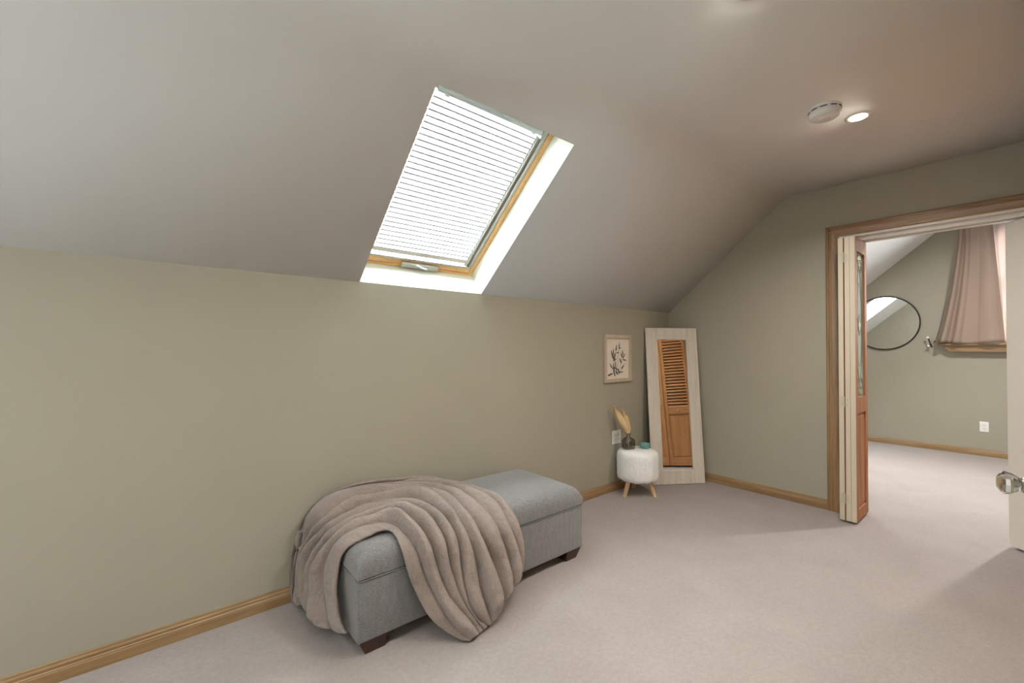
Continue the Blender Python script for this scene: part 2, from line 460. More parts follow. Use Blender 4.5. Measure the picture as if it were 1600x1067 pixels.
# ------------------------------------------------------------------ skylight
w = MB(); w.quad(sp(Q0, 0, .10), sp(Q1, 0, .10), sp(Q1, SKS, .10), sp(Q0, SKS, .10)); tag(w.build('window_added_skylight', M_glass), kind='structure')  # glass of the unseen second skylight, added for fill light
sk = empty('window_1', sp((SKX0+SKX1)/2, SKS/2, .1), kind='structure')
def skb(m, x0, x1, s0, s1, d0, d1, bev=0):
    M = Matrix(((1, 0, 0, 0), (0, SU.y, SN.y, 0), (0, SU.z, SN.z, H1), (0, 0, 0, 1)))
    m.box(x0, x1, s0, s1, d0, d1, bev, 2, M)
INV = sk.matrix_world
def skparent(o, p=sk):
    o.parent = p; o.matrix_parent_inverse = Matrix.Translation(-Vector(sk.location)); return o
RD = .176
w = MB()
for a0, a1, b0, b1 in ((SKX0-.02, SKX0+.0015, -.02, SKS+.02), (SKX1-.0015, SKX1+.02, -.02, SKS+.02), (SKX0, SKX1, -.02, .0015), (SKX0, SKX1, SKS-.0015, SKS+.02)):
    skb(w, a0, a1, b0, b1, .0008, RD+.08)
rev = skparent(w.build('reveal', M_reveal))
w = MB(); fwid = .034
for a0, a1 in ((SKX0, SKX0+fwid), (SKX1-fwid, SKX1)): skb(w, a0, a1, 0, SKS, RD-.004, RD+.06, .003)
skparent(w.build('side_frame', M_pine_y))
w = MB(); skb(w, SKX0, SKX1, 0, .014, RD-.006, RD+.06, .003)
skb(w, SKX0+fwid, SKX1-fwid, .016, .050, RD+.002, RD+.06, .004); skb(w, SKX0, SKX1, SKS-.035, SKS, RD-.004, RD+.06, .003)
skparent(w.build('cross_frame', M_pine_x))
w = MB()
gx0, gx1, gs0, gs1 = SKX0+.036, SKX1-.036, .052, SKS-.036
for a0, a1, b0, b1 in ((gx0, gx0+.016, gs0, gs1), (gx1-.016, gx1, gs0, gs1), (gx0, gx1, gs0, gs0+.016), (gx0, gx1, gs1-.016, gs1)):
    skb(w, a0, a1, b0, b1, RD-.001, RD+.05, .002)
for a0, a1, b0, b1 in ((gx0+.016, gx0+.052, gs0, gs1), (gx1-.052, gx1-.016, gs0, gs1)):
    skb(w, a0, a1, b0, b1, RD+.016, RD+.05, .002)
    skb(w, a0+.012, a0+.018, b0, b1, RD+.010, RD+.016)
skparent(w.build('sash', M_alu))
w = MB(); skb(w, gx0, gx1, gs0, gs1, RD+.062, RD+.066); skparent(w.build('pane', M_glass))
# operating handle on the lower frame
hx, hs = -2.69, .028
w = MB(); skb(w, hx-.125, hx+.125, hs-.018, hs+.016, RD-.020, RD+.002, .008); hd = skparent(w.build('handle', M_alu, angle=40))
w = MB()
w.tube([sp(hx-.035, hs+.014, RD-.022), sp(hx, hs+.006, RD-.030), sp(hx+.04, hs-.006, RD-.026)], [.007, .006, .008], 10)
w.lathe([(0, .0), (.009, .0), (.009, .012), (0, .014)], (0, 0, 0), 16, Matrix.Translation(sp(hx, hs+.004, RD-.036)))
skparent(w.build('crank', M_aluwhite, angle=40))

# pleated blind (hangs inside the frame, its own thing)
bl = empty('pleated_blind', sk.location, label='white honeycomb pleated blind covering the sloped skylight', cat='blind')
def blp(o): o.parent = bl; o.matrix_parent_inverse = Matrix.Translation(-Vector(bl.location)); return o
w = MB(); bx0, bx1 = SKX0+.090, SKX1-.094; NP = 30; s0, s1 = .118, .992; DB = RD+.006
rows = []
for i in range(NP*2+1):
    s = s0+(s1-s0)*i/(NP*2); d = DB + (-.006 if i % 2 == 0 else .006)
    rows.append([w.bm.verts.new(sp(x, s, d)) for x in (bx0, bx1)])
    if i % 2 == 1:
        pass
for A, B in zip(rows, rows[1:]): w.bm.faces.new((A[0], A[1], B[1], B[0]))
rows = []
for i in range(NP*2+1):
    s = s0+(s1-s0)*i/(NP*2); d = DB + (.0075 if i % 2 == 1 else .022)
    rows.append([w.bm.verts.new(sp(x, s, d)) for x in (bx0, bx1)])
for A, B in zip(rows, rows[1:]): w.bm.faces.new((A[0], B[0], B[1], A[1]))
blp(w.build('fabric', M_blind))
w = MB()
for i in range(0, NP*2+1, 2):
    s = s0+(s1-s0)*i/(NP*2); skb(w, bx0, bx1, s-.0038, s+.0038, DB-.0085, DB-.0055)
blp(w.build('pleat_seam', M_seam))
w = MB(); skb(w, bx0-.004, bx1+.004, s1, s1+.030, DB-.034, DB+.012, .010); blp(w.build('headrail', M_aluwhite, angle=50))
for q in (bx0+.05, bx1-.05):
    w = MB(); skb(w, q-.012, q+.012, s1-.006, s1+.004, DB-.030, DB-.020, .003); blp(w.build('bracket', M_plastic))
w = MB(); skb(w, bx1+.005, bx1+.030, s1-.012, s1+.040, DB-.030, DB+.010, .003); blp(w.build('end_bracket', M_alu))
w = MB(); skb(w, bx0-.002, bx1+.002, s0-.026, s0, DB-.010, DB+.012, .004); blp(w.build('bottom_rail', M_whitetrim))

# ------------------------------------------------------------------ next room
w = MB()
# far wall with window opening y -1.80..-3.0, z 1.30..2.55
OY0, OY1, OZ0, OZ1 = -1.97, -3.05, 1.30, 2.55
w.box(XF, XF+.12, OY0, .15, 0, 3.3); w.box(XF, XF+.12, -5.2, OY1, 0, 3.3)
w.box(XF, XF+.12, OY1, OY0, 0, OZ0); w.box(XF, XF+.12, OY1, OY0, OZ1, 3.3)
tag(w.build('wall_back', M_wall), kind='structure')
w = MB(); w.box(GT, XF, .03, .15, 0, 3.3); tag(w.build('wall_side', M_wall), kind='structure')
w = MB(); w.box(GT, XF, -5.2, -5.1, 0, 3.3); tag(w.build('wall_front', M_wall), kind='structure')
# its ceiling: slope z = 2.099 - .88 (y+.985), flat at 3.0, skylight opening
S2 = .88
def zc(y): return 2.099 - S2*(y+.985)
YT = -.985-(3.0-2.099)/S2
kx0, kx1, ky0, ky1 = 1.20, 2.30, -.42, -.98
w = MB()
xs2 = [GT, kx0, kx1, XF]; ys2 = [.03, ky0, ky1, YT]
g2 = [[w.bm.verts.new((x, y, zc(y))) for y in ys2] for x in xs2]
for i in range(3):
    for j in range(3):
        if i == 1 and j == 1: continue
        w.bm.faces.new((g2[i][j], g2[i+1][j], g2[i+1][j+1], g2[i][j+1]))
e2 = [w.bm.verts.new((x, -5.1, 3.0)) for x in xs2]
for i in range(3): w.bm.faces.new((g2[i][3], g2[i+1][3], e2[i+1], e2[i]))
for a, b in (((kx0, ky0), (kx0, ky1)), ((kx0, ky1), (kx1, ky1)), ((kx1, ky1), (kx1, ky0)), ((kx1, ky0), (kx0, ky0))):
    nn = Vector((0, S2, 1)).normalized()*.22
    pa, pb = Vector((a[0], a[1], zc(a[1]))), Vector((b[0], b[1], zc(b[1])))
    w.quad(pa, pb, pb+nn, pa+nn)
tag(w.build('ceiling_next_room', M_ceil), kind='structure')
nn = Vector((0, S2, 1)).normalized()
w = MB()
def k2(x, y, d): return Vector((x, y, zc(y))) + nn*d
w.quad(k2(kx0, ky0, .19), k2(kx1, ky0, .19), k2(kx1, ky1, .19), k2(kx0, ky1, .19))
tag(w.build('window_3', M_glass), kind='structure')
w = MB(); w.prism([(XF-x, z) for x, z in BBP], 'y', .03, -5.1)
tag(w.build('baseboard_back', M_oaky), kind='structure')

# window with wooden casing, stool and apron in the far wall
wd = empty('window_4', (XF, (OY0+OY1)/2, OZ0), kind='structure')
def wpar(o): o.parent = wd; o.matrix_parent_inverse = Matrix.Translation(-Vector(wd.location)); return o
w = MB()
w.box(XF-.02, XF, OY0, OY0+.08, OZ0-.02, OZ1+.08, .004); w.box(XF-.02, XF, OY1-.08, OY1, OZ0-.02, OZ1+.08, .004)
w.box(XF-.02, XF, OY1, OY0, OZ1, OZ1+.08, .004)
wpar(w.build('casing', M_oaky))
w = MB(); w.box(XF-.105, XF+.05, OY1-.12, -1.60, OZ0-.045, OZ0-.018, .006); wpar(w.build('stool', M_oaky))
w = MB(); w.prism([(-1.70, OZ0-.115), (-1.64, OZ0-.045), (OY1-.10, OZ0-.045), (OY1-.06, OZ0-.115)], 'x', XF-.075, XF); wpar(w.build('apron', M_oaky))
w = MB()
for a0, a1, b0, b1 in ((OY0-.05, OY0, OZ0, OZ1), (OY1, OY1+.05, OZ0, OZ1), (OY1, OY0, OZ0, OZ0+.05), (OY1, OY0, OZ1-.05, OZ1), (OY1, OY0, 1.93, 1.98)):
    w.box(XF+.04, XF+.09, a0, a1, b0, b1, .003)
wpar(w.build('sash', M_oaky))
w = MB(); w.box(XF+.06, XF+.065, OY1+.03, OY0-.03, OZ0+.03, OZ1-.03); wpar(w.build('pane', M_glass))

# curtain rod, taupe curtain, pale inner curtain
ct_rod = MB(); ct_rod.tube([(XF-.085, -1.70, 2.665), (XF-.085, -3.1, 2.665)], .009, 10)
ct_rod.tube([(XF-.085, -1.74, 2.665), (XF-.001, -1.74, 2.665)], .006, 8)
ct_rod.lathe([(0, 0), (.017, .008), (.019, .018), (.013, .03), (0, .034)], M=Matrix.Translation((XF-.085, -1.70, 2.665)) @ Matrix.Rotation(-math.pi/2, 4, 'X'))
tag(ct_rod.build('curtain_rod', M_blackmetal, angle=40), 'thin dark curtain rod above the window of the next room', 'curtain rod')
def curtain(name, mt, ytl, ytr, ybl, ybr, zt, zb, xc, folds, amp, seed, hemw=0, sag=None):
    rnd = random.Random(seed); bm = bmesh.new(); NU, NVV = 120, 44
    ph = [rnd.uniform(0, 6.28) for _ in range(4)]
    rows = []
    for j in range(NVV+1):
        v = j/NVV; z = zt+(zb-zt)*v; row = []
        e = v**1.15
        for i in range(NU+1):
            u = i/NU
            yl = ytl+(ybl-ytl)*(v**1.6 if sag is None else v**sag); yr_ = ytr+(ybr-ytr)*v
            y = yl+(yr_-yl)*u
            k = u + .03*math.sin(4*u+ph[0])
            wv = math.sin(2*math.pi*(folds*(k/.38 if k < .38 else 1+(k-.38)*.85))+ph[1])
            wv = math.copysign(abs(wv)**.75, wv)
            a_ = amp*(.55+.75*e)*(.8+.4*math.sin(5*u+ph[2]))
            x = xc + a_*wv + .006*math.sin(9*v+6*u+ph[3])
            zz = z + (.012*math.sin(7*u+ph[0])*v*v if hemw == 0 else 0)
            row.append(bm.verts.new((x, y, zz)))
        rows.append(row)
    for A, B in zip(rows, rows[1:]):
        for i in range(NU): bm.faces.new((A[i], A[i+1], B[i+1], B[i]))
    m_ = MB(); m_.bm.free(); m_.bm = bm
    o = m_.build(name, mt, None, True)
    md = o.modifiers.new('thickness', 'SOLIDIFY'); md.thickness = .003
    return o
c = curtain('curtain', M_curtain, -1.785, -2.045, -1.595, -2.130, 2.69, 1.286, XF-.125, 2.0, .034, 4)
tag(c, 'taupe blackout curtain flaring over the wooden sill in the next room', 'curtain')
c = curtain('curtain', M_sheer, -2.03, -2.235, -2.10, -2.225, 2.645, 1.29, XF-.055, 1.3, .010, 9, sag=1)
tag(c, 'pale pinkish inner curtain panel beside the bright window glass', 'curtain')
tb = empty('curtain_holdback', (XF, -1.52, 1.29), label='small curtain holdback with pale ball ends left of the wooden sill', cat='curtain holdback')
def tpar(o): o.parent = tb; o.matrix_parent_inverse = Matrix.Translation(-Vector(tb.location)); return o
w = MB(); w.tube([(XF, -1.535, 1.262), (XF-.055, -1.525, 1.262)], .006, 10)
w.tube([(XF-.055, -1.545, 1.235), (XF-.058, -1.515, 1.345)], [.007, .005], 10); tpar(w.build('bracket', M_blackmetal, angle=40))
for p in ((XF-.058, -1.512, 1.352), (XF-.060, -1.518, 1.250)):
    w = MB(); w.lathe([(0, -.014), (.009, -.010), (.0135, 0), (.009, .010), (0, .014)], p, 16); tpar(w.build('ball', M_plastic, smooth=True))
w = MB(); w.tube([(XF-.05, -1.565, 1.30), (XF-.065, -1.578, 1.318), (XF-.085, -1.590, 1.335)], .006, 8)
w.tube([(XF-.05, -1.560, 1.285), (XF-.065, -1.578, 1.298), (XF-.085, -1.590, 1.312)], .005, 8)
tpar(w.build('tie_cord', M_brass, smooth=True))

# round mirror
rm = empty('round_mirror', (XF, -1.10, 1.547), label='large round wall mirror with thin black frame in the next room', cat='mirror')
def rpar(o): o.parent = rm; return o
RX = Matrix.Rotation(-math.pi/2, 4, 'Y')
w = MB(); w.tube([(-.016, .340*math.cos(a*math.pi/48), .340*math.sin(a*math.pi/48)) for a in range(96)], .0075, 8, closed=True); rpar(w.build('frame', M_blackmetal, smooth=True))
w = MB(); w.lathe([(0, 0), (.337, 0), (.337, .012), (0, .012)], seg=96, M=RX); rpar(w.build('mirror_glass', M_mirror))

def outlet(name, loc, rz, label, wdt=.072, gangs=1):
    e = empty(name, loc, rz, label, 'outlet')
    w = MB(); w.box(-wdt/2, wdt/2, -.006, 0, -.058, .058, .003); w.build('cover_plate', M_plastic, e)
    for g in range(gangs):
        cx = (g-(gangs-1)/2)*.046
        w = MB(); w.box(cx-.017, cx+.017, -.009, -.005, -.034, .034, .002); ins = w.build('receptacle', M_plastic, e)
        w = MB()
        for zz in (.017, -.017):
            w.box(cx-.008, cx-.006, -.0096, -.008, zz-.004, zz+.005); w.box(cx+.006, cx+.008, -.0096, -.008, zz-.004, zz+.005)
            w.box(cx-.002, cx+.002, -.0096, -.008, zz-.011, zz-.008)
        w.build('slot', M_dark, ins)
    return e
outlet('wall_outlet', (XF, -1.964, .331), -math.pi/2, 'white wall outlet low under the window in the next room')
outlet('wall_outlet', (-.855, 0, .452), 0, 'white double wall plate behind the smoky vase and fur stool', .118, 2)

# ------------------------------------------------------------------ bifold doors of the doorway
LW, LT, LH = .330, .029, 1.985
def leaf(root, x0, x1, y0, y1, name='door_leaf', face=True):
    """one leaf lying along x between y0 (far side, +) and y1; wood veneer on its -y face"""
    z0 = .016; z1 = z0+LH
    w = MB()
    w.box(x0, x0+.05, y1, y0, z0, z1, .0015); w.box(x1-.06, x1, y1, y0, z0, z1, .0015)
    for a, b in ((z0, .095), (.765, .872), (1.905, z1)): w.box(x0+.05, x1-.06, y1, y0, a, b)
    w.box(x0+.05, x1-.06, y1+.009, y0-.009, .095, .765)
    lf = w.build(name, M_cream, root)
    w = MB(); v = .0018
    w.box(x0+.002, x0+.05, y1-v, y1, z0+.002, z1-.002); w.box(x1-.06, x1-.003, y1-v, y1, z0+.002, z1-.002)
    for a, b in ((z0+.002, .095), (.765, .872), (1.905, z1-.002)): w.box(x0+.05, x1-.06, y1-v, y1, a, b)
    for a, b in ((.095, .765), (.872, 1.905)):      # inner edges of the openings
        w.box(x0+.0482, x0+.0502, y1-v, y1+.009, a, b); w.box(x1-.0622, x1-.0598, y1-v, y1+.009, a, b)
        w.box(x0+.05, x1-.062, y1-v, y1+.009, a-.0003, a+.0016); w.box(x0+.05, x1-.062, y1-v, y1+.009, b-.0016, b+.0003)
    w.box(x0+.0502, x1-.0622, y1+.0075, y1+.0092, .097, .763)
    w.box(x0+.066, x1-.078, y1+.0035, y1+.0078, .118, .742, .003)
    w.build('veneer', M_leaf_z, lf)
    gx0, gx1, gz0, gz1 = x0+.048, x1-.058, .868, 1.909; gy = (y0+y1)/2
    w = MB(); w.box(gx0, gx1, gy-.003, gy+.003, gz0, gz1); gl = w.build('glass_panel', M_leadglass, lf)
    cx = (gx0+gx1)/2; hw = (gx1-gx0)/2-.018; cz = (gz0+gz1)/2; yy = gy-.005
    w = MB()
    def L(pts, r=.003, cl=False): w.tube([(p[0], yy, p[1]) for p in pts], r*.55, 6, closed=cl)
    L([(gx0+.016, gz0+.02), (gx1-.016, gz0+.02), (gx1-.016, gz1-.02), (gx0+.016, gz1-.02)], .003, True)
    N = 40
    L([(cx+hw*.82*math.cos(2*math.pi*k/N), cz+.40*math.sin(2*math.pi*k/N)) for k in range(N)], .0035, True)
    L([(cx+hw*.62*math.cos(2*math.pi*k/N), cz+.30*math.sin(2*math.pi*k/N)) for k in range(N)], .002, True)
    L([(cx, cz+.075), (cx+.028, cz), (cx, cz-.075), (cx-.028, cz)], .003, True)
    for s_ in (1, -1):
        for t_ in (1, -1):
            L([(cx+t_*.028, cz), (cx+t_*hw*.55, cz+s_*.05), (cx+t_*hw*.82, cz+s_*.10)], .0025)
            zt_ = cz+s_*.40
            L([(cx, zt_), (cx+t_*.02, zt_+s_*.025), (cx+t_*.045, zt_+s_*.02), (cx+t_*.05, zt_-s_*.005), (cx+t_*.035, zt_-s_*.012)], .003)
            L([(cx+t_*.05, zt_-s_*.02), (cx+t_*.075, zt_+s_*.02), (cx+t_*.07, zt_+s_*.06), (cx+t_*.04, zt_+s_*.05)], .003)
            L([(cx+t_*.018, zt_+s_*.03), (cx+t_*.055, zt_+s_*.075), (cx, zt_+s_*.095)], .003)
    w.build('leading', M_came, gl)
    w = MB()
    w.prism([(cx, cz+.07), (cx+.026, cz), (cx, cz-.07), (cx-.026, cz)], 'y', gy-.0075, gy-.0025)
    for s_ in (1, -1):
        zt_ = cz+s_*.42
        w.prism([(cx-.055, zt_+s_*.045), (cx+.055, zt_+s_*.045), (cx+.03, zt_+s_*.075), (cx-.03, zt_+s_*.075)], 'y', gy-.0075, gy-.0025)
        w.prism([(cx, zt_-s_*.015), (cx+.018, zt_+s_*.015), (cx, zt_+s_*.04), (cx-.018, zt_+s_*.015)], 'y', gy-.0075, gy-.0025)
    w.build('bevelled_piece', M_goldglass, gl)
    return lf
bd = empty('bifold_door', (0, DY0-.06, 0), label='folded bifold door stack with painted edges and leaded glass panels', cat='door')
def bpar(o): o.parent = bd; o.matrix_parent_inverse = Matrix.Translation(-Vector(bd.location)); return o
X0, X1 = -.205, .126
ys_ = [(-1.4265, -1.4555), (-1.4630, -1.4920), (-1.4935, -1.5225)]
for (a, b_) in ys_: bpar(leaf(None, X0, X1, a, b_))
for zz in (1.86, .845, .17):
    w = MB(); xq = X0-.0012
    w.box(xq-.0008, xq+.001, -1.4535, -1.4335, zz-.036, zz+.036); w.box(xq-.0008, xq+.001, -1.4820, -1.4650, zz-.030, zz+.024)
    w.tube([(X0-.004, -1.4592, zz-.036), (X0-.004, -1.4592, zz+.036)], .0034, 8)
    for q in (.026, 0, -.026): w.lathe([(0, 0), (.003, 0), (.002, .0015), (0, .0015)], M=Matrix.Translation((xq-.0008, -1.443, zz+q)) @ Matrix.Rotation(-math.pi/2, 4, 'Y'), seg=10)
    bpar(w.build('hinge', M_hinge))
w = MB(); w.tube([((X0+X1)/2, -1.508, LH+.016), ((X0+X1)/2, -1.508, LH+.03)], .005, 8); bpar(w.build('pivot_pin', M_alu))

# the partner leaf at the right side of the doorway, painted side towards us
pl_ = empty('bifold_door', (.128, -2.236, 0), math.radians(225-0), 'plain painted bifold leaf standing at the right edge of the doorway', 'door')
w = MB(); w.box(0, .30, 0, .029, .016, LH+.016, .002); w.build('door_leaf', M_cream, pl_)
w = MB(); w.box(-.012, .285, -.032, -.003, .016, LH+.016, .002); w.build('door_leaf', M_whitetrim, pl_)

# ------------------------------------------------------------------ entry door with glass knob (mostly right of the frame)
ed = empty('door_1', (-3.135, -2.418, 0), math.radians(8.5), kind='structure')
w = MB(); w.box(0, .76, -.035, 0, .012, 2.02, .002)
w.build('door_slab', M_cream, ed)
w = MB()
M_knobglass = plain('knob_glass', (.93, .95, .92, 1), .04, 0, Transmission_Weight=1.0, IOR=1.5)
kn = Matrix.Translation((.76-.062, 0, .915)) @ Matrix.Rotation(-math.pi/2, 4, 'X')
w.lathe([(0, .038), (.012, .038), (.0175, .044), (.0245, .056), (.0262, .064), (.020, .071), (.0115, .076), (0, .0765)], seg=8, M=kn)
gk = w.build('glass_knob', M_knobglass, ed)
w = MB(); w.lathe([(0, 0), (.028, 0), (.028, .004), (.022, .008), (.012, .012), (.009, .020), (.010, .026), (.0175, .030), (.0175, .036), (.013, .040), (0, .040)], seg=28, M=kn)
w.build('knob_shank', M_chrome, ed, smooth=True)
w = MB()
w.box(.76-.0015, .7606, -.03, -.005, .87, .95); w.build('latch_plate', M_brass, ed)

# ------------------------------------------------------------------ louvred closet doors in the right wall (seen in the leaning mirror)
def louvre_leaf(root, x0, wd_, hinge_deg, knob, y=YR-.010):
    e = bpy.data.objects.new('door_leaf', None); COL.objects.link(e); e.parent = root
    e.location = (x0, y, 0); e.rotation_euler = (0, 0, math.radians(hinge_deg)); return e
cl = empty('closet_door', ((CX0+CX1)/2, YR, 0), label='orange pine louvred bifold closet doors reflected in the leaning mirror', cat='closet door')
def make_leaf(x0, y0, ang, knob, k):
    T = Matrix.Translation((x0, y0, 0)) @ Matrix.Rotation(math.radians(ang), 4, 'Z')
    W, TH, z0, z1 = .350, .028, .02, 2.01
    w = MB()
    w.box(.002, .045, -TH, 0, z0, z1, .002, 2, T); w.box(W-.045, W-.002, -TH, 0, z0, z1, .002, 2, T)
    f1 = w.build('door_leaf', M_louv_z); cpar(f1)
    w = MB()
    for a, b in ((z0, z0+.10), (.715, .815), (z1-.07, z1)): w.box(.045, W-.045, -TH, 0, a, b, .001, 2, T)
    w.box(.045, W-.045, -TH+.008, -.010, z0+.10, .715, 0, 2, T)
    cpar2(w.build('rail', M_louv_x), f1)
    w = MB(); w.box(.062, W-.062, -TH+.004, -.006, z0+.12, .695, .005, 2, T); cpar2(w.build('panel', M_louv_z), f1)
    w = MB(); z = .815
    while z < z1-.08:
        Mx = T @ Matrix.Translation((0, -TH/2, z+.016)) @ Matrix.Rotation(math.radians(34), 4, 'X')
        w.box(.043, W-.043, -.003, .003, -.0215, .0215, 0, 2, Mx); z += .043
    cpar2(w.build('louvre_slats', M_louv_x), f1)
    if knob:
        Mk = T @ Matrix.Translation((W/2, 0, .765)) @ Matrix.Rotation(-math.pi/2, 4, 'X')
        w = MB(); w.lathe([(0, 0), (.007, 0), (.006, .010), (.015, .016), (.017, .022), (.012, .028), (0, .030)], seg=20, M=Mk)
        cpar2(w.build('knob', M_brass, smooth=True), f1)
    return f1
def cpar(o): o.parent = cl; o.matrix_parent_inverse = Matrix.Translation(-Vector(cl.location)); return o
def cpar2(o, p): o.parent = p; return o
a_ = 3.0; W = .350; ca, sa = math.cos(math.radians(a_)), math.sin(math.radians(a_))
x = CX1 - .004
# leaves listed from the far end: pairs hinge outward a little
make_leaf(x-W*ca, YR-.012+W*sa, -a_, True, 0)
make_leaf(x-2*W*ca-.003, YR-.012, a_, False, 1)
make_leaf(x-3*W*ca-.006, YR-.012, 0, False, 2)
make_leaf(x-4*W*ca-.009, YR-.012, 0, True, 3)
w = MB()
w.box(CX0-.06, CX0-.002, YR, YR+.016, 0, CH+.06, .003); w.box(CX1+.002, CX1+.060, YR, YR+.016, 0, CH+.06, .003)
tag(w.build('trim_4', M_oakd_z), kind='structure')
w = MB(); w.box(CX0-.002, CX1+.002, YR, YR+.016, CH, CH+.06, .003)
tag(w.build('trim_5', M_oakx), kind='structure')

# ------------------------------------------------------------------ storage ottoman
ot = empty('storage_ottoman', (-2.66, -.32, 0), label='long grey fabric storage ottoman with hinged lid standing along the wall', cat='ottoman')
def opar(o, p=ot): o.parent = p; o.matrix_parent_inverse = Matrix.Translation(-Vector(ot.location)) if p is ot else Matrix(); return o
OX0, OX1, OYF, OYB = -3.318, -1.995, -.606, -.042
w = MB(); w.box(OX0, OX1, OYF, OYB, .058, .3035, .010, 3); opar(w.build('body', M_grey, angle=60))
def lid(x0, x1, y0, y1, z0, zt, R):
    bm = bmesh.new(); nx, ny = 48, 26; top = []
    def prof(u):        # distance from edge -> height factor, circular shoulder
        return 1.0 if u >= R else math.sqrt(max(0, 1-((R-u)/R)**2))
    rows = []
    U = [0, .05, .12, .22, .34, .48, .64, .82, 1.0]
    xs_ = [x0+R*q for q in U]+[x0+R+(x1-x0-2*R)*i/30 for i in range(1, 30)]+[x1-R*q for q in reversed(U)]
    ys_ = [y0+R*q for q in U]+[y0+R+(y1-y0-2*R)*i/14 for i in range(1, 14)]+[y1-R*q for q in reversed(U)]
    V = [[None]*len(ys_) for _ in xs_]
    for i, x in enumerate(xs_):
        for j, y in enumerate(ys_):
            dx, dy = min(x-x0, x1-x), min(y-y0, y1-y)
            x_, y_ = x, y; h = prof(dx)*prof(dy)
            crown = .018*(math.sin(math.pi*(x-x0)/(x1-x0))**.5)*(math.sin(math.pi*(y-y0)/(y1-y0))**.6) if 0 < dx and 0 < dy else 0
            V[i][j] = bm.verts.new((x_, y_, z0+.030+(zt-z0-.030-.018)*h+crown))
    for i in range(len(xs_)-1):
        for j in range(len(ys_)-1):
            bm.faces.new((V[i][j], V[i+1][j], V[i+1][j+1], V[i][j+1]))
    be = [e for e in bm.edges if e.is_boundary]
    r = bmesh.ops.extrude_edge_only(bm, edges=be)
    nv = [v for v in r['geom'] if isinstance(v, bmesh.types.BMVert)]
    for v in nv: v.co.z = z0
    be = [e for e in bm.edges if e.is_boundary]
    bmesh.ops.contextual_create(bm, geom=be)
    bmesh.ops.remove_doubles(bm, verts=bm.verts, dist=.00005)
    m_ = MB(); m_.bm.free(); m_.bm = bm; return m_
opar(lid(OX0-.001, OX1+.001, OYF-.001, OYB+.001, .3085, .424, .060).build('lid', M_grey, angle=50))
w = MB(); w.tube([(x, y, .3022) for x, y in ((OX0+.008, OYF-.001), (OX1-.008, OYF-.001), (OX1+.001, OYF+.008), (OX1+.001, OYB), (OX0-.001, OYB), (OX0-.001, OYF+.008))], .0022, 8, closed=True)
opar(w.build('piping', M_grey, smooth=True))
w = MB(); w.box(OX0+.0025, OX1-.0025, OYF+.0025, OYB-.0025, .3015, .3125, .006); opar(w.build('lid_gap', M_dark))
for sx in (0, 1):
    for sy in (0, 1):
        w = MB(); bm = w.bm
        # splayed block: slanted outer side
        xo, xi = (OX0+.010, OX0+.125) if sx == 0 else (OX1-.010, OX1-.125)
        yo, yi = (OYF+.008, OYF+.095) if sy == 0 else (OYB-.008, OYB-.095)
        sgx = 1 if sx == 0 else -1; sgy = 1 if sy == 0 else -1
        t = [(xo, yo), (xi, yo), (xi, yi), (xo, yi)]; b_ = [(xo+sgx*.028, yo+sgy*.012), (xi-sgx*.004, yo+sgy*.012), (xi-sgx*.004, yi-sgy*.006), (xo+sgx*.028, yi-sgy*.006)]
        A = [bm.verts.new((p[0], p[1], .058)) for p in t]; B = [bm.verts.new((p[0], p[1], .0)) for p in b_]
        bm.faces.new(A); bm.faces.new(list(reversed(B)))
        for i in range(4): bm.faces.new((A[i], B[i], B[(i+1) % 4], A[(i+1) % 4]))
        opar(w.build('leg', M_leg))

